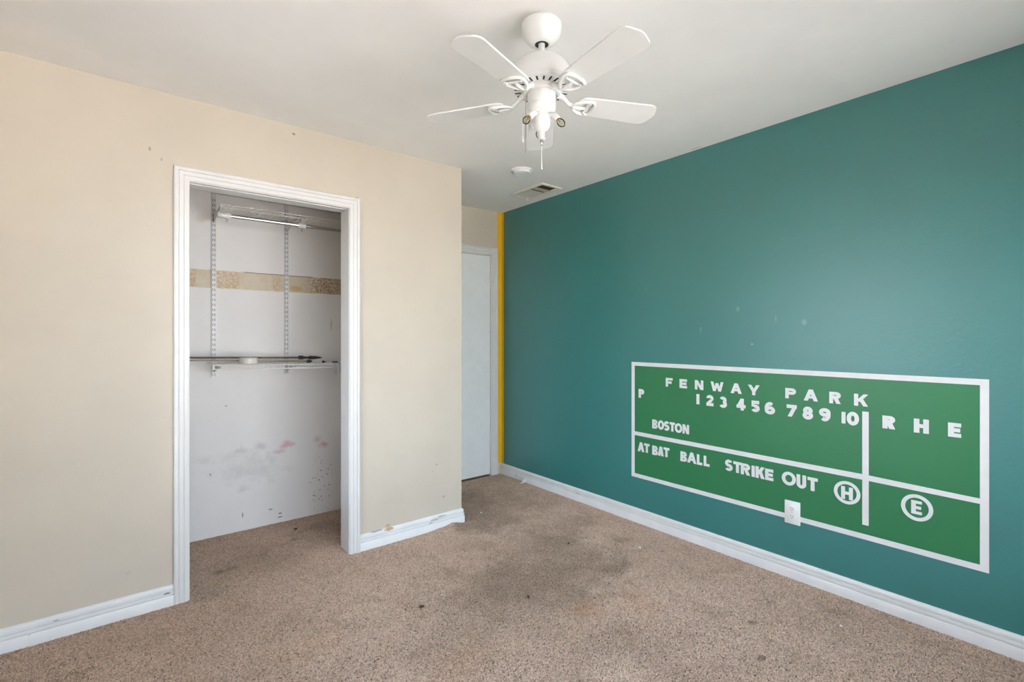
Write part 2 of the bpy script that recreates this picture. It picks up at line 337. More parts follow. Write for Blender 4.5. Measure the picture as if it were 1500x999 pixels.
# left wall and wall behind the camera, each with a window
bm = bmesh.new()
x0, x1 = XL-0.12, XL
box(bm, x0, YB-0.12, FLOORZ, x1, WINL[0], H); box(bm, x0, WINL[1], FLOORZ, x1, YD+0.12, H)
box(bm, x0, WINL[0], FLOORZ, x1, WINL[1], SILL_L); box(bm, x0, WINL[0], WIN_Z1, x1, WINL[1], H)
struct('wall_left', bm, 'cream')
bm = bmesh.new()
y0, y1 = YB-0.12, YB
box(bm, XL, y0, FLOORZ, WINB[0], y1, H); box(bm, WINB[1], y0, FLOORZ, XR, y1, H)
box(bm, WINB[0], y0, FLOORZ, WINB[1], y1, SILL_B); box(bm, WINB[0], y0, WIN_Z1, WINB[1], y1, H)
struct('wall_back', bm, 'cream')
def window(name, plane, a0, a1, horiz, WIN_Z0):
    bm = bmesh.new(); fw = 0.030
    def bx(a, z0, b, z1, d0, d1):
        if horiz: box(bm, a, plane+d0, z0, b, plane+d1, z1)
        else: box(bm, plane+d0, a, z0, plane+d1, b, z1)
    bx(a0, WIN_Z0, a1, WIN_Z0+fw, 0.03, 0.06); bx(a0, WIN_Z1-fw, a1, WIN_Z1, 0.03, 0.06)
    bx(a0, WIN_Z0+fw, a0+fw, WIN_Z1-fw, 0.03, 0.06); bx(a1-fw, WIN_Z0+fw, a1, WIN_Z1-fw, 0.03, 0.06)
    mid = (a0+a1)/2; bx(mid-0.012, WIN_Z0+fw, mid+0.012, WIN_Z1-fw, 0.035, 0.055)
    w = struct(name, bm, 'trim')
    for p, q in ((a0+fw, mid-0.012), (mid+0.012, a1-fw)):
        bm = bmesh.new()
        if horiz: box(bm, p, plane+0.048, WIN_Z0+fw, q, plane+0.052, WIN_Z1-fw)
        else: box(bm, plane+0.048, p, WIN_Z0+fw, plane+0.052, q, WIN_Z1-fw)
        obj('pane', bm, 'pane', w)
    bm = bmesh.new(); bx(a0-0.04, WIN_Z0-0.025, a1+0.04, WIN_Z0, 0.09, 0.145); obj('window_sill', bm, 'trim', w)
window('window_1', XL-0.12, WINL[0], WINL[1], False, SILL_L)
window('window_2', YB-0.12, WINB[0], WINB[1], True, SILL_B)
struct('ground', B(-0.55, -40, -0.6, 40, 40, -0.45), 'ground')
struct('ground_unseen_dark', B(-40, -40, -0.6, -0.55, 40, -0.45), 'dark_ground')  # unseen dark ground, added to cut light rising through the left window

# dark hallway shell behind the door
bm = bmesh.new()
box(bm, XC-0.2, YD+1.1, FLOORZ, XR+0.2, YD+1.2, H); box(bm, XC-0.3, YD+0.12, FLOORZ, XC-0.2, YD+1.2, H); box(bm, XR+0.2, YD+0.12, FLOORZ, XR+0.3, YD+1.2, H)
struct('wall_hall', bm, 'cream')
struct('floor_hall', B(XC-0.3, YD+0.12, -0.12, XR+0.3, YD+1.2, FLOORZ), 'carpet_back'); struct('ceiling_hall', B(XC-0.3, YD+0.12, H, XR+0.3, YD+1.2, H+0.14), 'ceiling')

# closet jamb lining (trim) and stepped casing
JD = YC + 0.130
bm = bmesh.new()
box(bm, OX0-0.02, YC-0.002, FLOORZ, OX0, JD, OZ+0.02); box(bm, OX1, YC-0.002, FLOORZ, OX1+0.02, JD, OZ+0.02); box(bm, OX0, YC-0.002, OZ, OX1, JD, OZ+0.02)
struct('trim_1', bm, 'trim')
CAS = [(0, 0), (0, .009), (.002, .0105), (.0180, .0115), (.0186, .0075), (.0212, .0075), (.0222, .0125), (.038, .0150), (.0386, .0110), (.0412, .0110), (.0425, .0165), (.048, .0185), (.055, .0185), (.060, .0150), (.060, 0)]
def casing(name, x0, x1, zt, yw, zb=FLOORZ, rev=0.004):
    bm = bmesh.new()
    path = [lambda u, v: (x0-rev-u, yw-v, zb), lambda u, v: (x0-rev-u, yw-v, zt+rev+u),
            lambda u, v: (x1+rev+u, yw-v, zt+rev+u), lambda u, v: (x1+rev+u, yw-v, zb)]
    sweep(bm, path, CAS); return struct(name, bm, 'trim', 35)
casing('trim_2', OX0, OX1, OZ, YC)
# worn track groove under the closet head
struct('trim_3', B(OX0+0.002, YC+0.030, OZ-0.004, OX1-0.002, YC+0.046, OZ), 'standard')
# door, its jamb, casing and hinges
bm = bmesh.new()
box(bm, DX0, YD-0.002, FLOORZ, DX0+0.018, YD+0.12, DZ); box(bm, DX1-0.018, YD-0.002, FLOORZ, DX1, YD+0.12, DZ); box(bm, DX0+0.018, YD-0.002, DZ-0.018, DX1-0.018, YD+0.12, DZ)
struct('trim_4', bm, 'trim')
casing('trim_5', DX0+0.012, DX1-0.012, DZ-0.012, YD)
door = struct('door_1', B(DX0+0.021, YD+0.004, 0.013, DX1-0.022, YD+0.040, DZ-0.021, bevel=0.0015), 'door')
def hinge(z):
    bm = bmesh.new(); x = DX1-0.020
    for k in range(5): lathe(bm, [(0, 0), (.0065, 0), (.0065, .0185), (0, .0185)], 12, Matrix.Translation((x, YD-0.004, z-0.05+k*0.0200)))
    lathe(bm, [(0, 0), (.004, 0), (.0055, .004), (.003, .008), (0, .009)], 12, Matrix.Translation((x, YD-0.004, z+0.05)))
    box(bm, x-0.002, YD-0.004, z-0.05, x+0.001, YD+0.012, z+0.05)
    return obj('hinge', bm, 'trim', door, 40)
hinge(1.82); hinge(0.325)
bm = lathe(bmesh.new(), [(0, -.006), (.032, -.006), (.032, 0), (.014, .006), (.012, .03), (.026, .045), (.028, .058), (.018, .068), (0, .07)], 24,
           Matrix.Translation((DX0+0.085, YD+0.004, 0.95)) @ Matrix.Rotation(PI/2, 4, 'X'))
obj('door_knob', bm, 'chrome', door, 40)
# yellow painted stripe in the corner
bm = bmesh.new()
box(bm, DX1+0.053, YD-0.001, 0.10, XR, YD, H); struct('trim_6', bm, 'yellow')
bm = bmesh.new()
box(bm, XR-0.001, YD-0.034, 0.10, XR, YD-0.001, H); struct('trim_7', bm, 'yellow')

# baseboards
BASE = [(0, 0), (.0160, 0), (.0160, .0500), (.0150, .0515), (.0075, .0520), (.0070, .0565), (.0135, .0570), (.0145, .0582), (.0140, .0680), (.0128, .0692), (.0050, .0696), (.0046, .0742), (.0108, .0748), (.0114, .0765), (.0104, .088), (.007, .0955), (.003, .0985), (0, .0985)]
def base_x(name, xa, xb, yw, ea=0, eb=0):   # faces -Y
    bm = bmesh.new(); sweep(bm, [lambda u, v: (xa-ea*u, yw-u, v-0.003), lambda u, v: (xb+eb*u, yw-u, v-0.003)], BASE); return struct(name, bm, 'base', 35)
def base_y(name, ya, yb, xw, sgn, ea=0, eb=0):  # sgn -1 faces -X
    bm = bmesh.new(); sweep(bm, [lambda u, v: (xw+sgn*u, ya-ea*u, v-0.003), lambda u, v: (xw+sgn*u, yb+eb*u, v-0.003)], BASE); return struct(name, bm, 'base', 35)
base_x('baseboard_front', XL, OX0-0.0645, YC)
base_x('baseboard_corner', OX1+0.0645, XC, YC, 0, 1)
base_y('baseboard_entry', YC, YD-0.02, XC, 1, 1, 0)
base_y('baseboard_right', YB, YD-0.0005, XR, -1)
base_y('baseboard_left', YB, YC-0.015, XL, 1)
bm = bmesh.new(); sweep(bm, [lambda u, v: (XL+0.015, YB+u, v-0.003), lambda u, v: (XR-0.015, YB+u, v-0.003)], BASE); struct('baseboard_back', bm, 'base', 35)

# ------------------------------------------------------------------ scoreboard painted on the teal wall
def R_(x0, y0, x1, y1): return [(x0, y0), (x1, y0), (x1, y1), (x0, y1)]
def D_(x0, y0, x1, y1, w): return [(x0-w/2, y0), (x0+w/2, y0), (x1+w/2, y1), (x1-w/2, y1)]
def arc(cx, cy, rx, ry, tx, ty, a0, a1):
    n = max(4, int(abs(a1-a0)/12)); q = []
    for i in range(n):
        p = [math.radians(a0+(a1-a0)*(i+k)/n) for k in (0, 1)]
        q.append([(cx+rx*math.cos(p[0]), cy+ry*math.sin(p[0])), (cx+rx*math.cos(p[1]), cy+ry*math.sin(p[1])),
                  (cx+(rx-tx)*math.cos(p[1]), cy+(ry-ty)*math.sin(p[1])), (cx+(rx-tx)*math.cos(p[0]), cy+(ry-ty)*math.sin(p[0]))])
    return q
def glyph(ch, w, h, tx, ty):
    d = tx*1.12
    if ch in 'I1': return [R_(0, 0, w, h)]
    if ch == 'L': return [R_(0, 0, tx, h), R_(0, 0, w, ty)]
    if ch == 'T': return [R_(0, h-ty, w, h), R_(w/2-tx/2, 0, w/2+tx/2, h)]
    if ch == 'F': return [R_(0, 0, tx, h), R_(0, h-ty, w, h), R_(0, .5*h-ty*.55, w*.86, .5*h+ty*.45)]
    if ch == 'E': return [R_(0, 0, tx, h), R_(0, h-ty, w, h), R_(0, .5*h-ty/2, w*.93, .5*h+ty/2), R_(0, 0, w, ty)]
    if ch == 'H': return [R_(0, 0, tx, h), R_(w-tx, 0, w, h), R_(0, .5*h-ty/2, w, .5*h+ty/2)]
    if ch == 'N': return [R_(0, 0, tx, h), R_(w-tx, 0, w, h), [(0, h), (d, h), (w, 0), (w-d, 0)]]
    if ch == 'W':
        k = tx*.95; xs = [k/2, .29*w, .5*w, .71*w, w-k/2]
        return [D_(xs[1], 0, xs[0], h, k), D_(xs[1], 0, xs[2], h*.86, k), D_(xs[3], 0, xs[2], h*.86, k), D_(xs[3], 0, xs[4], h, k)]
    if ch == 'A': return [D_(d/2, 0, w/2, h, d), D_(w-d/2, 0, w/2, h, d), R_(w*.2, .22*h, w*.8, .22*h+ty*.8)]
    if ch == 'Y': return [D_(w/2, .36*h, d/2, h, d), D_(w/2, .36*h, w-d/2, h, d), R_(w/2-tx/2, 0, w/2+tx/2, .45*h)]
    if ch in 'PR':
        hb = .62*h if ch == 'P' else .58*h; ry = hb/2; rx = min(w-tx*.8, ry*1.15)
        g = [R_(0, 0, tx, h), R_(0, h-ty, w-rx, h), R_(0, h-hb, w-rx, h-hb+ty)] + arc(w-rx, h-ry, rx, ry, tx, ty, -90, 90)
        if ch == 'R': g.append(D_(w-d*.5, 0, w*.48, h-hb+ty*.6, d))
        return g
    if ch == 'B':
        g = [R_(0, 0, tx, h)]
        for y0, y1, ww in ((.48*h, h, w*.95), (0, .54*h, w)):
            ry = (y1-y0)/2; rx = min(ww-tx*.8, ry*1.1)
            g += [R_(0, y1-ty*.85, ww-rx, y1), R_(0, y0, ww-rx, y0+ty*.85)] + arc(ww-rx, (y0+y1)/2, rx, ry, tx, ty*.85, -90, 90)
        return g
    if ch in 'O0': return arc(w/2, h/2, w/2, h/2, tx, ty, 0, 360)
    if ch == 'U':
        r = min(w/2, h*.45); return [R_(0, r, tx, h), R_(w-tx, r, w, h)] + arc(w/2, r, w/2, r, tx, ty, 180, 360)
    if ch == 'S':
        ry = (h+ty)/4; return arc(w/2, h-ry, w/2, ry, tx, ty, 28, 270) + arc(w/2, ry, w/2, ry, tx, ty, 90, -152)
    if ch == 'K': return [R_(0, 0, tx, h), D_(tx*.9, .36*h, w-d/2, h, d), D_(w-d*.55, 0, tx+(w-tx)*.22, .62*h, d)]
    if ch == '2':
        ry = .30*h; return arc(w/2, h-ry, w/2, ry, tx, ty, 178, -30) + [[(0, ty*.9), (d*1.1, ty*.6), (w*.93, h-ry*1.5), (w*.93-tx*.85, h-ry*1.25)], R_(0, 0, w, ty)]
    if ch == '3':
        ry = (h+ty)/4; return arc(w*.48, h-ry, w*.46, ry, tx, ty, 155, -90) + arc(w/2, ry, w/2, ry, tx, ty, 90, -155)
    if ch == '4': return [R_(.46*w, 0, .46*w+tx, h), [(0, .20*h+ty*.5), (tx*.9, .2*h+ty*.5), (.46*w+tx, h), (.46*w, h)], R_(0, .2*h, w, .2*h+ty)]
    if ch == '5':
        ry = .33*h; return [R_(.06*w, h-ty, w*.94, h), R_(.06*w, .47*h, .06*w+tx*.85, h)] + arc(w/2, ry, w/2, ry, tx, ty, 125, -152)
    if ch in '69':
        ry = .33*h; g = arc(w/2, ry, w/2, ry, tx, ty, 0, 360) + arc(w/2, h/2, w/2, h/2, tx, ty, 52, 195)
        return g if ch == '6' else [[(w-x, h-y) for x, y in p] for p in g]
    if ch == '7': return [R_(0, h-ty, w, h), D_(.30*w, 0, w-d*.5, h-ty*.6, d)]
    if ch == '8':
        ry = (h+ty)/4; return arc(w/2, h-ry, w*.46, ry, tx, ty, 0, 360) + arc(w/2, ry, w/2, ry, tx, ty, 0, 360)
MX = XR
board = thing('scoreboard_mural', 'green and white baseball scoreboard painted low on the teal wall', 'wall mural', (MX-.0010, 1.2214, 0.306))
def flat(bm, polys, y0, z0, t0, t1):
    """polygons (x right as seen from the room, y up) standing t0..t1 off the teal wall"""
    for i, p in enumerate(polys):
        t1 += 4e-5      # strokes overlap like layers of paint
        a = [bm.verts.new((-t1, y0-x-1.2214, z0+y-0.306)) for x, y in p]; b = [bm.verts.new((-t0, y0-x-1.2214, z0+y-0.306)) for x, y in p]
        bm.faces.new(a); n = len(p)
        for i in range(n): bm.faces.new((a[i], b[i], b[(i+1) % n], a[(i+1) % n]))
    return bm
BY0, BY1, BZ0, BZ1 = 2.1190, 0.3244, 0.3065, 1.1042
W_, H_ = BY0-BY1, BZ1-BZ0
obj('panel', flat(bmesh.new(), [R_(0.004, 0.004, W_-0.004, H_-0.004)], BY0, BZ0, 0, 0.0008), 'green', board)
for p in (R_(0, 0, 0.0262, H_), R_(W_-0.0272, 0, W_, H_), R_(0.0262, 0, W_-0.0272, 0.0262), R_(0.0262, H_-0.0255, W_-0.0272, H_)):
    obj('border_strip', flat(bmesh.new(), [p], BY0, BZ0, 0, 0.0014), 'mural_white', board)
yv0, yv1 = 0.7626, 0.7368
obj('divider_strip', flat(bmesh.new(), [[(BY0-2.0928, .5970-BZ0), (BY0-yv0, .5915-BZ0), (BY0-yv0, .6185-BZ0), (BY0-2.0928, .6231-BZ0)]], BY0, BZ0, 0, 0.0014), 'mural_white', board)
obj('divider_strip', flat(bmesh.new(), [[(BY0-yv1, .5913-BZ0), (BY0-0.3516, .5855-BZ0), (BY0-0.3516, .6075-BZ0), (BY0-yv1, .6180-BZ0)]], BY0, BZ0, 0, 0.0014), 'mural_white', board)
obj('divider_strip', flat(bmesh.new(), [R_(0, 0, yv0-yv1, .9207-.3763)], yv0, .3763, 0, 0.0014), 'mural_white', board)
LET = {  # word: stroke thickness (x, y), baseline, height, [(glyph, left Y, right Y)]
 'title': (.0170, .0150, [('F',1.8451,1.7945,.9537,1.0107),('E',1.7441,1.6921,.9531,1.0099),('N',1.6382,1.5813,.9524,1.0107),('W',1.5339,1.4542,.9530,1.0097),('A',1.4106,1.3451,.9505,1.0090),('Y',1.3099,1.2446,.9497,1.0075),
           ('P',1.1101,1.0569,.9502,1.0053),('A',1.0196,.9534,.9473,1.0065),('R',.9022,.8521,.9457,1.0036),('K',.7962,.7384,.9453,1.0029)]),
 'pitcher': (.0190, .0165, [('P',2.0594,2.0133,.8601,.9200)]),
 'innings': (.0180, .0185, [('1',1.6276,1.6075,.8617,.9245),('2',1.5612,1.5165,.8601,.9264),('3',1.4787,1.4325,.8584,.9249),('4',1.3754,1.3228,.8558,.9237),('5',1.2918,1.2446,.8555,.9198),('6',1.2168,1.1626,.8528,.9205),
           ('7',1.1033,1.0532,.8542,.9178),('8',1.0245,.9761,.8498,.9166),('9',.9483,.8968,.8509,.9175),('1',.8486,.8320,.8515,.9084),('0',.8268,.7757,.8474,.9135)]),
 'totals': (.0195, .0165, [('R',.6831,.6351,.8521,.9117),('H',.5674,.5152,.8501,.9125),('E',.4517,.4095,.8501,.9106)]),
 'team': (.0150, .0150, [('B',1.9487,1.9076,.6655,.7252),('O',1.9049,1.8580,.6655,.7265),('S',1.8580,1.8181,.6648,.7265),('T',1.8161,1.7770,.6660,.7250),('O',1.7780,1.7256,.6640,.7251),('N',1.7232,1.6779,.6655,.7240)]),
 'batter': (.0165, .0155, [('A',2.0668,2.0133,.4907,.5540),('T',2.0144,1.9704,.4920,.5531),('B',1.9492,1.9049,.4884,.5500),('A',1.9049,1.8605,.4909,.5530),('T',1.8621,1.8181,.4920,.5535)]),
 'ball': (.0165, .0160, [('B',1.7377,1.6921,.4879,.5503),('A',1.6907,1.6276,.4887,.5549),('L',1.6244,1.5880,.4885,.5521),('L',1.5791,1.5413,.4894,.5522)]),
 'strike': (.0175, .0160, [('S',1.4437,1.3984,.4915,.5578),('T',1.3943,1.3463,.4910,.5551),('R',1.3503,1.2976,.4899,.5537),('I',1.2892,1.2716,.4886,.5517),('K',1.2671,1.2168,.4882,.5532),('E',1.2150,1.1716,.4886,.5508)]),
 'out': (.0175, .0165, [('O',1.1275,1.0576,.4854,.5578),('U',1.0542,1.0082,.4842,.5549),('T',1.0018,.9541,.4840,.5525)]),
 'hit': (.0165, .0150, [('H',.8505,.8009,.4798,.5416)]), 'error': (.0165, .0130, [('E',.5769,.5391,.4838,.5442)])}
for word, (tx, ty, ls) in LET.items():
    for ch, ya, yb, za, zb in ls:
        obj('numeral' if ch.isdigit() else 'letter', flat(bmesh.new(), glyph(ch, ya-yb, zb-za, tx, ty), ya, za, 0, 0.0018), 'mural_white', board)
for ya, yb, za, zb in ((.882, .7699, .4573, .5692), (.6137, .5002, .4542, .5722)):
    obj('ring', flat(bmesh.new(), arc((ya-yb)/2, (zb-za)/2, (ya-yb)/2, (zb-za)/2, .0152, .0148, 0, 360), ya, za, 0, 0.0018), 'mural_white', board)

# wall outlet over the lower border
oy, oz = (1.1126+1.0348)/2, (0.4073+0.2847)/2
outlet = thing('wall_outlet', 'white duplex power outlet overlapping the lower border of the green scoreboard', 'outlet', (XR-0.0018, oy, oz))
obj('cover_plate', B(-0.0060, -0.0385, -0.0610, 0, 0.0385, 0.0610, bevel=0.0025), 'plastic', outlet, 40)
for dz in (0.0195, -0.0195):
    bm = lathe(bmesh.new(), [(0, .0082), (.0155, .0082), (.0165, .0072), (.0165, .004), (0, .004)], 28, Matrix.Translation((0, 0, dz)) @ Matrix.Scale(0.86, 4, (0, 0, 1)) @ Matrix.Rotation(-PI/2, 4, 'Y'))
    so = obj('socket', bm, 'plastic', outlet, 40)
    bm = bmesh.new()
    box(bm, -0.0086, 0.0052, dz+0.000, -0.0080, 0.0074, dz+0.0085); box(bm, -0.0086, -0.0074, dz+0.001, -0.0080, -0.0052, dz+0.0075)
    lathe(bm, [(0, .0086), (.0026, .0086), (.0026, .0080), (0, .0080)], 12, Matrix.Translation((0, 0, dz-0.0065)) @ Matrix.Rotation(-PI/2, 4, 'Y'))
    obj('socket_slots', bm, 'slot', so)
obj('screw', lathe(bmesh.new(), [(0, .0072), (.0022, .0070), (.003, .0060), (.003, .005), (0, .005)], 14, Matrix.Rotation(-PI/2, 4, 'Y')), 'chrome', outlet, 40)

# ------------------------------------------------------------------ ceiling fan
FX, FY = 1.1866, 1.3042
fan = thing('ceiling_fan', 'white five-blade ceiling fan with bare candelabra bulbs hanging from the ceiling', 'ceiling fan', (FX, FY, H))
obj('canopy', lathe(bmesh.new(), [(0, 0), (.018, 0), (.018, -.0265), (.0690, -.0270), (.0718, -.0300), (.0725, -.0380), (.0705, -.0560), (.0640, -.0740), (.0520, -.0890), (.0380, -.0980), (.0275, -.1015), (.0250, -.1010), (.0245, -.096), (0, -.093)], 48), 'fan', fan, 40)
bm = bmesh.new()
lathe(bm, [(0, -.0945), (.0242, -.0945), (.0242, -.0995), (0, -.0995)], 32); obj('canopy_opening', bm, 'slot', fan)
obj('downrod', lathe(bmesh.new(), [(0, -.075), (.0120, -.075), (.0120, -.150), (0, -.150)], 24), 'fan', fan, 40)
obj('motor_housing', lathe(bmesh.new(), [(0, -.126), (.018, -.126), (.022, -.130), (.024, -.136), (.045, -.140), (.072, -.150), (.0920, -.166), (.1040, -.186), (.1085, -.205), (.1090, -.222), (.1090, -.232), (.1065, -.2355), (.1065, -.242), (.1040, -.246), (.1040, -.251), (.0985, -.2535), (.070, -.2540), (0, -.2540)], 64), 'fan', fan, 30)
bm = bmesh.new()
for i in range(24):
    a = 2*PI*(i+.5)/24; m = Matrix.Rotation(a, 4, 'Z'); b = bmesh.new(); box(b, .077, -.0030, -.2550, .099, .0030, -.2532)
    bmesh.ops.transform(b, matrix=m, verts=b.verts[:]); merge(bm, b)
vs = obj('vent_slots', bm, 'slot', fan); vs['kind'] = 'stuff'
obj('flywheel', lathe(bmesh.new(), [(0, -.253), (.066, -.253), (.068, -.255), (.068, -.268), (.066, -.271), (.058, -.272), (.058, -.269), (0, -.269)], 48), 'fan', fan, 30)
obj('switch_housing', lathe(bmesh.new(), [(0, -.267), (.0500, -.267), (.0510, -.271), (.0510, -.306), (.0500, -.3075), (.0510, -.309), (.0505, -.322), (.0465, -.331), (.036, -.3365), (.022, -.338), (0, -.338)], 48), 'fan', fan, 30)
fitter = obj('light_fitter', lathe(bmesh.new(), [(0, -.336), (.021, -.336), (.024, -.339), (.0225, -.343), (.0275, -.347), (.0310, -.356), (.0322, -.368), (.0310, -.381), (.0270, -.392), (.0190, -.400), (.0105, -.4030), (.0100, -.427), (.0125, -.429), (.0125, -.433), (.0075, -.434), (0, -.434)], 40), 'fan', fan, 30)
obj('chain_outlet', lathe(bmesh.new(), [(0, -.433), (.0055, -.433), (.0060, -.442), (.0042, -.447), (.003, -.456), (0, -.456)], 16), 'steel', fitter, 40)
def chain(x, y, z0, z1, handle=True, m='fan'):
    bm = bmesh.new(); tube(bm, [(x, y, z0), (x, y, z1)], 0.0014, 6)
    n = int((z0-z1)/.006)
    for i in range(n): lathe(bm, [(0, .0021), (.0019, 0), (0, -.0021)], 6, Matrix.Translation((x, y, z0-.006*i)))
    if handle: lathe(bm, [(0, .012), (.0022, .010), (.0026, -.012), (0, -.014)], 10, Matrix.Translation((x, y, z1)))
    return obj('pull_chain', bm, m, fan, 50)
FWD = Vector((math.sin(YAW), math.cos(YAW), 0)); RGT = Vector((math.cos(YAW), -math.sin(YAW), 0))
chain(0, 0, -.454, -.528)
p = RGT*-.058 + FWD*-.012; chain(p.x, p.y, -.300, -.478, True, 'steel')
p = RGT*-.068 + FWD*.015; chain(p.x, p.y, -.330, -.425)
# blades: angle measured clockwise from the view direction
TILT = math.radians(8)
def blade_set(theta, r1):
    ang = math.atan2(FWD.y, FWD.x) - math.radians(theta)
    Rz = Matrix.Rotation(ang, 4, 'Z')
    tilt = Matrix.Translation((0, 0, -.2890)) @ Matrix.Rotation(-TILT, 4, 'X')
    r0, w0, w1, th = .140, .098, .120, .0055
    out = []
    n = 8
    out += [(r0+.012, -w0/2+.004), (r0+.03, -w0/2)]
    rc = .030
    cyc = w1/2-rc
    for i in range(n+1):
        a = -PI/2 + PI/2*i/n; out.append((r1-.010-rc+rc*math.cos(a), -cyc+rc*math.sin(a)))
    for i in range(1, 6): y = -cyc+2*cyc*i/6; out.append((r1-.010+.010*(1-(y/cyc)**2), y))
    for i in range(n+1):
        a = PI/2*i/n; out.append((r1-.010-rc+rc*math.cos(a), cyc+rc*math.sin(a)))
    out += [(r0+.03, w0/2), (r0+.012, w0/2-.004), (r0, w0/2-.02), (r0, -w0/2+.02)]
    bm = bmesh.new()
    a = [bm.verts.new((x, y, th/2)) for x, y in out]; b = [bm.verts.new((x, y, -th/2)) for x, y in out]
    bm.faces.new(a); bm.faces.new(b[::-1]); k = len(out)
    for i in range(k): bm.faces.new((a[i], b[i], b[(i+1) % k], a[(i+1) % k]))
    bmesh.ops.bevel(bm, geom=[e for e in bm.edges if abs(e.verts[0].co.z-e.verts[1].co.z) < 1e-6], offset=.0012, segments=1, affect='EDGES')
    bmesh.ops.transform(bm, matrix=Rz @ tilt, verts=bm.verts[:])
    bl = obj('fan_blade', bm, 'blade', fan, 30)
    # iron: arm from the flywheel, open stirrup loop under the blade root
    bm = bmesh.new(); z = -th/2-.0045
    loop = [(.118, -.006), (.128, -.019), (.150, -.033), (.176, -.040), (.192, -.036), (.199, -.022), (.201, 0), (.199, .022), (.192, .036), (.176, .040), (.150, .033), (.128, .019), (.118, .006)]
    b2 = bmesh.new(); tube(b2, [(x, y, z-.001) for x, y in loop], .0062, 8, closed=True)
    tube(b2, [(.120, 0, z-.002), (.150, 0, z-.004), (.172, 0, z-.001)], [.0075, .0062, .004], 8)
    tube(b2, [(.172, -.038, z), (.172, 0, z-.001), (.172, .038, z)], .0045, 8)
    for y in (-.03, 0, .03): lathe(b2, [(0, -.006), (.004, -.005), (.0052, 0), (0, .001)], 10, Matrix.Translation((.178 if y else .160, y, z-.003)))
    bmesh.ops.transform(b2, matrix=Rz @ tilt, verts=b2.verts[:]); merge(bm, b2)
    b3 = bmesh.new(); tube(b3, [(.060, 0, -.2630), (.075, 0, -.2650), (.090, 0, -.276), (.104, 0, -.2895), (.122, 0, -.2955)], [.0120, .0105, .0085, .0080, .0080], 10)
    bmesh.ops.transform(b3, matrix=Rz, verts=b3.verts[:]); merge(bm, b3)
    obj('blade_iron', bm, 'fan', fan, 50)
for th_, r_ in ((2.2, .466), (74.0, .458), (146.6, .474), (214.8, .455), (290.8, .464)): blade_set(th_, r_)   # slightly uneven, as hung
# three candelabra arms, two with clear bulbs in view
def arm(theta):
    ang = math.atan2(FWD.y, FWD.x) - math.radians(theta); Rz = Matrix.Rotation(ang, 4, 'Z')
    bm = bmesh.new(); tube(bm, [(.022, 0, -.350), (.034, 0, -.347), (.043, 0, -.350), (.050, 0, -.357)], [.008, .009, .0105, .0115], 14)
    MM = Rz @ Matrix.Translation((.049, 0, -.356)) @ Matrix.Rotation(math.radians(-42), 4, 'Y')
    bmesh.ops.transform(bm, matrix=Rz, verts=bm.verts[:])
    lathe(bm, [(0, .004), (.0120, .003), (.0125, 0), (.0120, -.014), (.0100, -.016), (0, -.016)], 20, MM)
    s = obj('lamp_arm', bm, 'fan', fan, 40)
    bm = lathe(bmesh.new(), [(.0075, -.014), (.0090, -.019), (.0125, -.027), (.0135, -.034), (.0120, -.042), (.0080, -.048), (.0030, -.052), (0, -.053)], 20, MM)
    obj('bulb', bm, 'bulb', s, 60)
    bm = lathe(bmesh.new(), [(0, -.014), (.0072, -.014), (.0072, -.018), (.0030, -.020), (.0025, -.028), (0, -.029)], 14, MM)
    b = bmesh.new(); tube(b, [(-.002, 0, -.025), (-.005, 0, -.036), (0, 0, -.039), (.005, 0, -.036), (.002, 0, -.025)], .0007, 5); bmesh.ops.transform(b, matrix=MM, verts=b.verts[:]); merge(bm, b)
    obj('bulb_stem', bm, 'brass', s, 40)
arm(108); arm(-128); arm(-4)
for c in fan.children:       # everything below the canopy hangs on the downrod
    if not c.name.startswith('canopy'): c.location.z -= .012

# ------------------------------------------------------------------ ceiling fittings
sd = thing('smoke_detector', 'round white smoke detector on the ceiling beyond the fan', 'smoke detector', (2.170, 2.590, H))
obj('mounting_ring', lathe(bmesh.new(), [(0, 0), (.0740, 0), (.0740, -.006), (.0690, -.0105), (.0560, -.0120), (0, -.0120)], 48), 'plastic', sd, 30)
obj('detector_body', lathe(bmesh.new(), [(0, -.010), (.0590, -.010), (.0605, -.014), (.0595, -.021), (.0560, -.0250), (.0480, -.0262), (.0460, -.0246), (.0300, -.0246), (.0285, -.0262), (.0120, -.0268), (0, -.0268)], 48), 'plastic', sd, 25)
VX0, VX1, VY0, VY1 = 2.462, 2.672, 2.702, 3.100
vent = thing('ceiling_vent', 'beige metal ceiling vent half open beside the teal wall', 'vent', ((VX0+VX1)/2, (VY0+VY1)/2, H))
hx, hy = (VX1-VX0)/2, (VY1-VY0)/2
bm = bmesh.new(); fwid = .030
PR = [(0, 0), (0, -.005), (.004, -.0085), (.024, -.0085), (.030, -.005), (.030, 0)]
path = []
for sx, sy in ((-1, -1), (1, -1), (1, 1), (-1, 1)):
    path.append((sx, sy))
rings = [[bm.verts.new((sx*(hx-u), sy*(hy-u), v)) for u, v in PR] for sx, sy in path]
for i in range(4):
    A, Bq = rings[i], rings[(i+1) % 4]
    for k in range(len(PR)-1): bm.faces.new((A[k], A[k+1], Bq[k+1], Bq[k]))
obj('vent_frame', bm, 'vent', vent, 30)
obj('duct_opening', B(-hx+.03, -hy+.03, -.0006, hx-.03, hy-.03, -.0001), 'duct', vent)
nl = 9; y_split = -0.030
for i in range(nl):      # slats of the closed far half, then two folded ones at the open half
    y = y_split + (hy-.032-y_split)*(i+.5)/nl
    bm = bmesh.new(); box(bm, -hx+.031, -.0094, -.0007, hx-.031, .0094, .0007)
    bmesh.ops.transform(bm, matrix=Matrix.Translation((0, y, -.0064)) @ Matrix.Rotation(math.radians(5), 4, 'X'), verts=bm.verts[:]); obj('slat', bm, 'vent', vent)
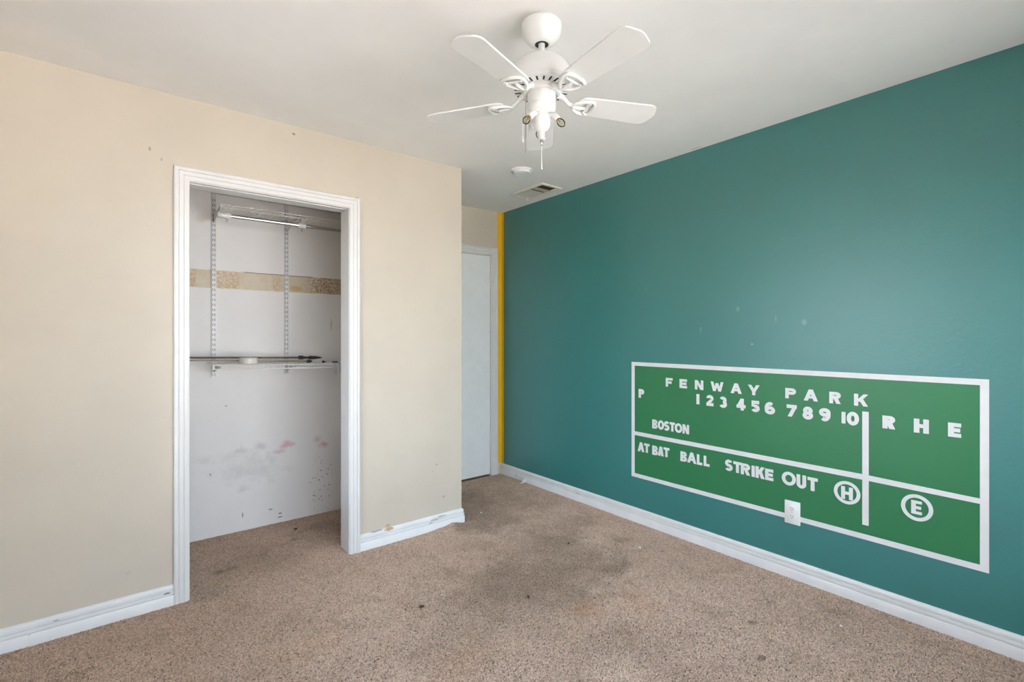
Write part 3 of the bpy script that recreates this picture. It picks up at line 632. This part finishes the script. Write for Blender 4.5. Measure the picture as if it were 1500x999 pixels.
bm = bmesh.new(); box(bm, -hx+.031, -.050, -.0008, hx-.031, .020, .0008)
bmesh.ops.transform(bm, matrix=Matrix.Translation((0, y_split-.030, -.0045)) @ Matrix.Rotation(math.radians(5), 4, 'X'), verts=bm.verts[:]); obj('damper_flap', bm, 'damper', vent)
obj('lever', B(hx-.052, hy-.045, -.030, hx-.046, hy-.028, -.006, bevel=.001), 'plastic', vent)

# ------------------------------------------------------------------ closet fittings
CB = YD                         # closet back wall face
SF = YD - 0.320                 # shelf front
def standard(x, label):
    t = thing('shelf_standard', label, 'shelf standard', (x, CB, 1.022), 'slotted standards on the closet back wall')
    h, w, dp = 1.172, .0250, .0130
    bm = bmesh.new(); rows = (-.0055, .0055); sw, sl, pitch = .0032, .0175, .0318
    xs = [-w/2, rows[0]-sw/2, rows[0]+sw/2, rows[1]-sw/2, rows[1]+sw/2, w/2]
    for i in (0, 2, 4): box(bm, xs[i], -dp, 0, xs[i+1], -dp+.0015, h)
    for i in (1, 3):
        n = int(h/pitch)
        for k in range(n+1):
            z0 = 0 if k == 0 else k*pitch-pitch/2+sl/2; z1 = h if k == n else (k+1)*pitch-pitch/2-sl/2
            box(bm, xs[i], -dp, z0, xs[i+1], -dp+.0015, z1)
    for s in (-1, 1): box(bm, min(s*w/2, s*(w/2-.0015)), -dp+.0015, 0, max(s*w/2, s*(w/2-.0015)), 0, h)
    obj('channel', bm, 'standard', t)
    obj('channel_shade_plate', B(-w/2+.0016, -.0108, .001, w/2-.0016, -.0005, h-.001), 'slot', t)  # dark plate added behind the slots to paint their shade
    for z in (.20, .62, 1.02): obj('screw', lathe(bmesh.new(), [(0, 0), (.004, 0), (.003, .0015), (0, .002)], 12, Matrix.Translation((0, -dp, z)) @ Matrix.Rotation(PI/2, 4, 'X')), 'standard', t, 40)
standard(0.4555, 'left of two tall slotted white metal standards on the closet back wall')
standard(0.8890, 'right of two tall slotted white metal standards on the closet back wall')
track = thing('hang_track', 'horizontal slotted white hang track at the top of the closet back wall', 'hang track', (0.44, CB, 2.196))
bm = bmesh.new(); LX = 1.10
box(bm, 0, -.016, 0, LX, -.0135, .0085); box(bm, 0, -.016, .0165, LX, -.0135, .028)
k = 0; x = 0.012
while x < LX-.03: box(bm, x, -.016, .0085, x+.012, -.0135, .0165); x += .030
box(bm, 0, -.0135, .025, LX, 0, .028)
obj('track_channel', bm, 'standard', track); obj('track_shade_plate', B(.001, -.0128, .001, LX-.001, -.0005, .024), 'slot', track)  # dark backing plate paints the shade seen through the track slots

def wire_shelf(label, xa, xb, za, zb, lip):
    t = thing('wire_shelf', label, 'wire shelf', (xa, CB, za), 'white wire shelves in the closet')
    L = xb-xa; dz = zb-za; d = 0.320; yb = -.022
    zz = lambda x: dz*x/L
    def long(name, y, z, r=.0028): obj(name, T([(0, y, z), (L, y, z+dz)], r, 8), 'wire', t, 50)
    long('lip_wire', -d, 0, .0030); long('lip_wire', -d, -lip, .0030); long('rear_wire', yb, 0, .0030); long('middle_wire', -.17, -.004)
    bm = bmesh.new(); n = int(L/.0254)
    for i in range(n+1):
        x = .006 + i*(L-.012)/n; z = zz(x)
        tube(bm, [(x, yb, z+.003), (x, -d+.002, z+.003), (x, -d-.0005, z+.001), (x, -d-.0005, z-lip)], .0015, 5)
    o = obj('deck_wires', bm, 'wire', t, 60); o['kind'] = 'stuff'
    for x in (0, L): obj('end_cap', B(x-.004, -d-.005, zz(x)-lip-.004, x+.003, -d+.006, zz(x)+.005, bevel=.001), 'plastic', t)
    return t
wire_shelf('upper white wire closet shelf above the chrome hanging rod', 0.452, 1.665, 2.062, 2.064, .020)
wire_shelf('lower white wire closet shelf holding the dark curtain rods', 0.414, 1.665, 1.1125, 1.083, .0235)
def bracket(x, z, label):
    t = thing('shelf_bracket', label, 'shelf bracket', (x, CB-.013, z), 'shelf brackets hooked into the standards')
    bm = bmesh.new(); pf = [(0, -.006), (0, -.052), (-.020, -.050), (-.10, -.034), (-.29, -.020), (-.300, -.014), (-.300, -.006)]
    a = [bm.verts.new((-.0035, y, zz)) for y, zz in pf]; b = [bm.verts.new((.0035, y, zz)) for y, zz in pf]; n = len(pf)
    bm.faces.new(a); bm.faces.new(b[::-1])
    for i in range(n): bm.faces.new((a[i], b[i], b[(i+1) % n], a[(i+1) % n]))
    obj('arm_plate', bm, 'standard', t)
    obj('hook', B(-.002, 0, -.045, .002, .006, -.010), 'standard', t)
bracket(0.4555, 2.059, 'bracket under the upper wire shelf, on the left standard'); bracket(0.889, 2.060, 'bracket under the upper wire shelf, on the right standard')
bracket(0.4555, 1.106, 'bracket under the lower wire shelf, on the left standard'); bracket(0.889, 1.0960, 'bracket under the lower wire shelf, on the right standard')
rod = thing('closet_rod', 'shiny chrome hanging rod held under the upper wire shelf', 'closet rod', (0.452, SF+0.004, 1.997))
obj('rod_tube', T([(0, 0, 0), (1.215, 0, .003)], .0125, 20), 'chrome', rod, 50)
obj('rod_end_cap', lathe(bmesh.new(), [(0, -.018), (.0135, -.018), (.0165, -.014), (.0165, .004), (.0140, .006), (.0140, .012), (0, .012)], 24, Matrix.Rotation(PI/2, 4, 'Y')), 'plastic', rod, 40)
for x in (0.030, 0.455):
    bm = lathe(bmesh.new(), [(.0128, -.022), (.0160, -.022), (.0165, -.018), (.0165, .018), (.0160, .022), (.0128, .022)], 24, Matrix.Translation((x, 0, 0)) @ Matrix.Rotation(PI/2, 4, 'Y'))
    tube(bm, [(x, -.002, .014), (x, -.004, .030), (x, -.006, .042)], .0030, 8)
    ho = obj('rod_holder', bm, 'plastic', rod, 40)
    obj('holder_tab', B(x-.004, -.0030, -.040, x+.004, .0005, -.012, bevel=.001), 'steel', ho)

# things lying on the lower shelf
def shelf_z(x): return 1.1125 + (1.083-1.1125)*(x-0.414)/(1.665-0.414) + .0045
def crod(label, p0, p1, r, mat, tip):
    t = thing('curtain_rod', label, 'curtain rod', p0, 'rods lying on the lower shelf'); d = Vector(p1)-Vector(p0); L = d.length; u = d.normalized()
    obj('rod_tube', T([(0, 0, 0), tuple(u*L)], r, 14), mat, t, 50)
    q = Vector((1, 0, 0)).rotation_difference(u).to_matrix().to_4x4(); Mx = Matrix.Translation(u*L) @ q @ Matrix.Rotation(PI/2, 4, 'Y')
    if tip == 'spear':
        bm = lathe(bmesh.new(), [(0, -.004), (.0130, -.004), (.0130, .022), (.0095, .026), (.0075, .040), (.0060, .052), (.0060, .058), (.0110, .062), (.0120, .075), (.0105, .105), (.0060, .135), (.0015, .150), (0, .151)], 18); bmesh.ops.transform(bm, matrix=Mx, verts=bm.verts[:])
        obj('finial', bm, 'black', t, 40)
    else:
        bm = lathe(bmesh.new(), [(0, -.010), (.0105, -.010), (.0110, .004), (.0085, .014), (.0040, .022), (0, .024)], 16); bmesh.ops.transform(bm, matrix=Mx, verts=bm.verts[:])
        obj('finial', bm, 'black', t, 40)
M['tan_steel'] = plain('brown_steel', (0.30, 0.25, 0.20), 0.35, 0.7)
crod('dark steel curtain rod with a black spear finial, upper of two on the lower shelf', (-0.36, CB-.150, 1.172), (0.935, CB-.150, 1.1385), .0060, 'bronze', 'spear')
crod('slim brown curtain rod with short black end, lower of two on the lower shelf', (-0.36, CB-.180, 1.164), (0.985, CB-.185, shelf_z(.985)+.0110), .0050, 'tan_steel', 'cap')
tr = thing('tape_roll', 'flat cream roll lying on the lower wire shelf in front of the curtain rods', 'tape roll', (0.608, CB-.252, shelf_z(.66)+.001), rz=0.0)
obj('roll', lathe(bmesh.new(), [(.036, 0), (.050, 0), (.0525, .002), (.0525, .036), (.050, .038), (.036, .038), (.036, 0)], 40), 'tape', tr, 40)
obj('core', lathe(bmesh.new(), [(.0330, .001), (.0358, .001), (.0358, .0375), (.0330, .0375), (.0330, .001)], 40), 'paper', tr, 40)
fc = thing('black_knob', 'tiny black knob lying right of the curtain rods on the lower shelf', 'knob', (1.072, SF+.10, shelf_z(1.072)-.001))
obj('knob_head', lathe(bmesh.new(), [(0, 0), (.007, 0), (.009, .004), (.0095, .009), (.008, .014), (.004, .0165), (0, .017)], 16), 'black', fc, 40)
obj('knob_neck', T([(.008, 0, .008), (.020, .002, .006)], .004, 8), 'steel', fc)
pk = thing('screw_packet', 'clear plastic packet of dark screws hanging over the lip of the lower shelf', 'packet', (1.128, SF-.006, shelf_z(1.128)))
bm = bmesh.new()
for i, (xo, w, ln) in enumerate(((-.018, .022, .075), (.012, .026, .066))):
    pts = [(xo-w/2, .02, .004), (xo+w/2, .02, .004), (xo+w/2+.001, -.006, .002), (xo-w/2, -.006, .002)]
    a = [bm.verts.new((xo-w/2, .030, .003)), bm.verts.new((xo+w/2, .030, .003))]
    seq = [((.0, .006)), ((-.008, -.004)), ((-.010, -.03)), ((-.009, -ln))]
    prev = a
    for j, (y, z) in enumerate(seq):
        sh = .010*j/3 + .004*i
        cur = [bm.verts.new((xo-w/2+sh, y, z)), bm.verts.new((xo+w/2+sh-(.004 if j == 3 else 0), y, z))]
        bm.faces.new((prev[0], prev[1], cur[1], cur[0])); prev = cur
bmesh.ops.solidify(bm, geom=bm.faces[:], thickness=.0012); obj('packet_sleeve', bm, 'tag', pk)
obj('packet_contents', B(-.022, .018, .004, .014, .030, .013, bevel=.003), 'black', pk)

# ------------------------------------------------------------------ bits lying on the carpet
def scrap(label, x, y, s, rz, mat='paper', cat='paper scrap', name='paper_scrap', group='scraps lying on the carpet'):
    bm = bmesh.new(); n = 5
    top = []
    for i in range(n):
        a = 2*PI*i/n; r = s*random.uniform(.6, 1.1); top.append((r*math.cos(a)*1.3, r*math.sin(a)*.7))
    a = [bm.verts.new((px, py, .004+.5*s*random.random())) for px, py in top]; b = [bm.verts.new((px*.9, py*.9, 0)) for px, py in top]
    c = bm.verts.new((0, 0, .004+s*.7))
    for i in range(n): bm.faces.new((a[i], a[(i+1) % n], c)); bm.faces.new((b[i], b[(i+1) % n], a[(i+1) % n], a[i]))
    bm.faces.new(b[::-1])
    o = obj(name, bm, mat, None, None, (x, y, .003)); o.rotation_euler[2] = rz; tag(o, label, cat, group); return o
door_stop = thing('door_stop', 'small white plastic door stop lying against the far end of the long baseboard', 'door stop', (2.738, 3.235, .003), rz=math.radians(25))
obj('stop_tip', lathe(bmesh.new(), [(0, -.010), (.014, -.010), (.0165, -.006), (.0165, .010), (.0130, .014), (0, .014)], 18, Matrix.Translation((0, 0, .017)) @ Matrix.Rotation(PI/2, 4, 'Y')), 'plastic', door_stop, 40)
obj('stop_stem', T([(-.008, 0, .014), (-.055, .006, .009)], .0050, 10), 'plastic', door_stop, 40)
scrap('tiny white paper scrap on the carpet near the closet corner', 2.0267, 2.8765, .007, .4)
scrap('tiny white paper scrap on the carpet close to the scoreboard end of the long baseboard', 2.47, .758, .006, 1.1)
scrap('tiny white paper scrap on the carpet halfway along the teal wall', 2.44, 1.80, .006, 2.0)
scrap('dark brown lint crumb in the middle of the stained carpet', 2.145, 2.11, .009, .3, 'twig', 'lint', 'lint_crumb')
scrap('dark brown sliver on the carpet below the stained patch', 1.55, 1.80, .012, .9, 'twig', 'lint', 'lint_crumb')
scrap('dark brown sliver on the carpet in front of the closet corner baseboard', 1.10, 2.05, .011, -.3, 'twig', 'lint', 'lint_crumb')
scrap('dark lint crumb on the carpet at the closet back wall', .895, 3.40, .010, .2, 'twig', 'lint', 'lint_crumb')

# ------------------------------------------------------------------ carpet pile: yarn tufts over the whole floor (instances)
bm = bmesh.new()
def quad(x0, y0, x1, y1): bm.faces.new([bm.verts.new(p) for p in ((x0, y0, 0), (x1, y0, 0), (x1, y1, 0), (x0, y1, 0))])
e = .006
quad(XL+.02, .25, XR-.0145, YC-.0145-e*.2); quad(XL, YC+.13, XC-.12, YD-.004); quad(OX0+.002, YC-.012, OX1-.002, YC+.13); quad(XC+.0145, YC-.0145, XR-.0145, YD-.004)
quad(XL+.02, YB+.02, XR-.0145, .25)
hump = [(1.50, 0), (1.58, .004), (1.64, .009), (1.69, .013), (1.735, .024), (1.765, .019), (1.80, .008), (1.835, 0)]     # pile pushed up against the corner baseboard
for (xa, ha), (xb, hb) in zip(hump, hump[1:]):
    bm.faces.new([bm.verts.new(p) for p in ((xa, YC-.017, ha), (xb, YC-.017, hb), (xb, YC-.062, 0), (xa, YC-.062, 0))])
pile = obj('carpet_pile', bm, 'tuft', None, None, (0, 0, -.003))
tag(pile, 'worn tan cut-pile carpet with dark stains covering the whole floor', 'carpet', None, 'stuff')
ng = bpy.data.node_groups.new('carpet_tufts', 'GeometryNodeTree')
ng.interface.new_socket('Geometry', in_out='INPUT', socket_type='NodeSocketGeometry'); ng.interface.new_socket('Geometry', in_out='OUTPUT', socket_type='NodeSocketGeometry')
G = ng.nodes.new
gi, go = G('NodeGroupInput'), G('NodeGroupOutput'); dp = G('GeometryNodeDistributePointsOnFaces'); ip = G('GeometryNodeInstanceOnPoints')
ico = G('GeometryNodeMeshIcoSphere'); ico.inputs['Radius'].default_value = .0029; ico.inputs['Subdivisions'].default_value = 1
sm = G('GeometryNodeSetMaterial'); sm.inputs['Material'].default_value = M['tuft']
dp.inputs['Density'].default_value = 62000; dp.inputs['Seed'].default_value = 3
rr = G('FunctionNodeRandomValue'); rr.data_type = 'FLOAT_VECTOR'; rr.inputs[0].default_value = (-.6, -.6, 0); rr.inputs[1].default_value = (.6, .6, 6.283)
rs = G('FunctionNodeRandomValue'); rs.data_type = 'FLOAT_VECTOR'; rs.inputs[0].default_value = (.9, .45, .6); rs.inputs[1].default_value = (1.9, .75, 1.5); rs.inputs['Seed'].default_value = 9
lk = ng.links.new
lk(gi.outputs[0], dp.inputs['Mesh']); lk(dp.outputs['Points'], ip.inputs['Points']); lk(ico.outputs['Mesh'], sm.inputs['Geometry']); lk(sm.outputs['Geometry'], ip.inputs['Instance'])
lk(rr.outputs[0], ip.inputs['Rotation']); lk(rs.outputs[0], ip.inputs['Scale']); lk(ip.outputs['Instances'], go.inputs[0])
md = pile.modifiers.new('tufts', 'NODES'); md.node_group = ng
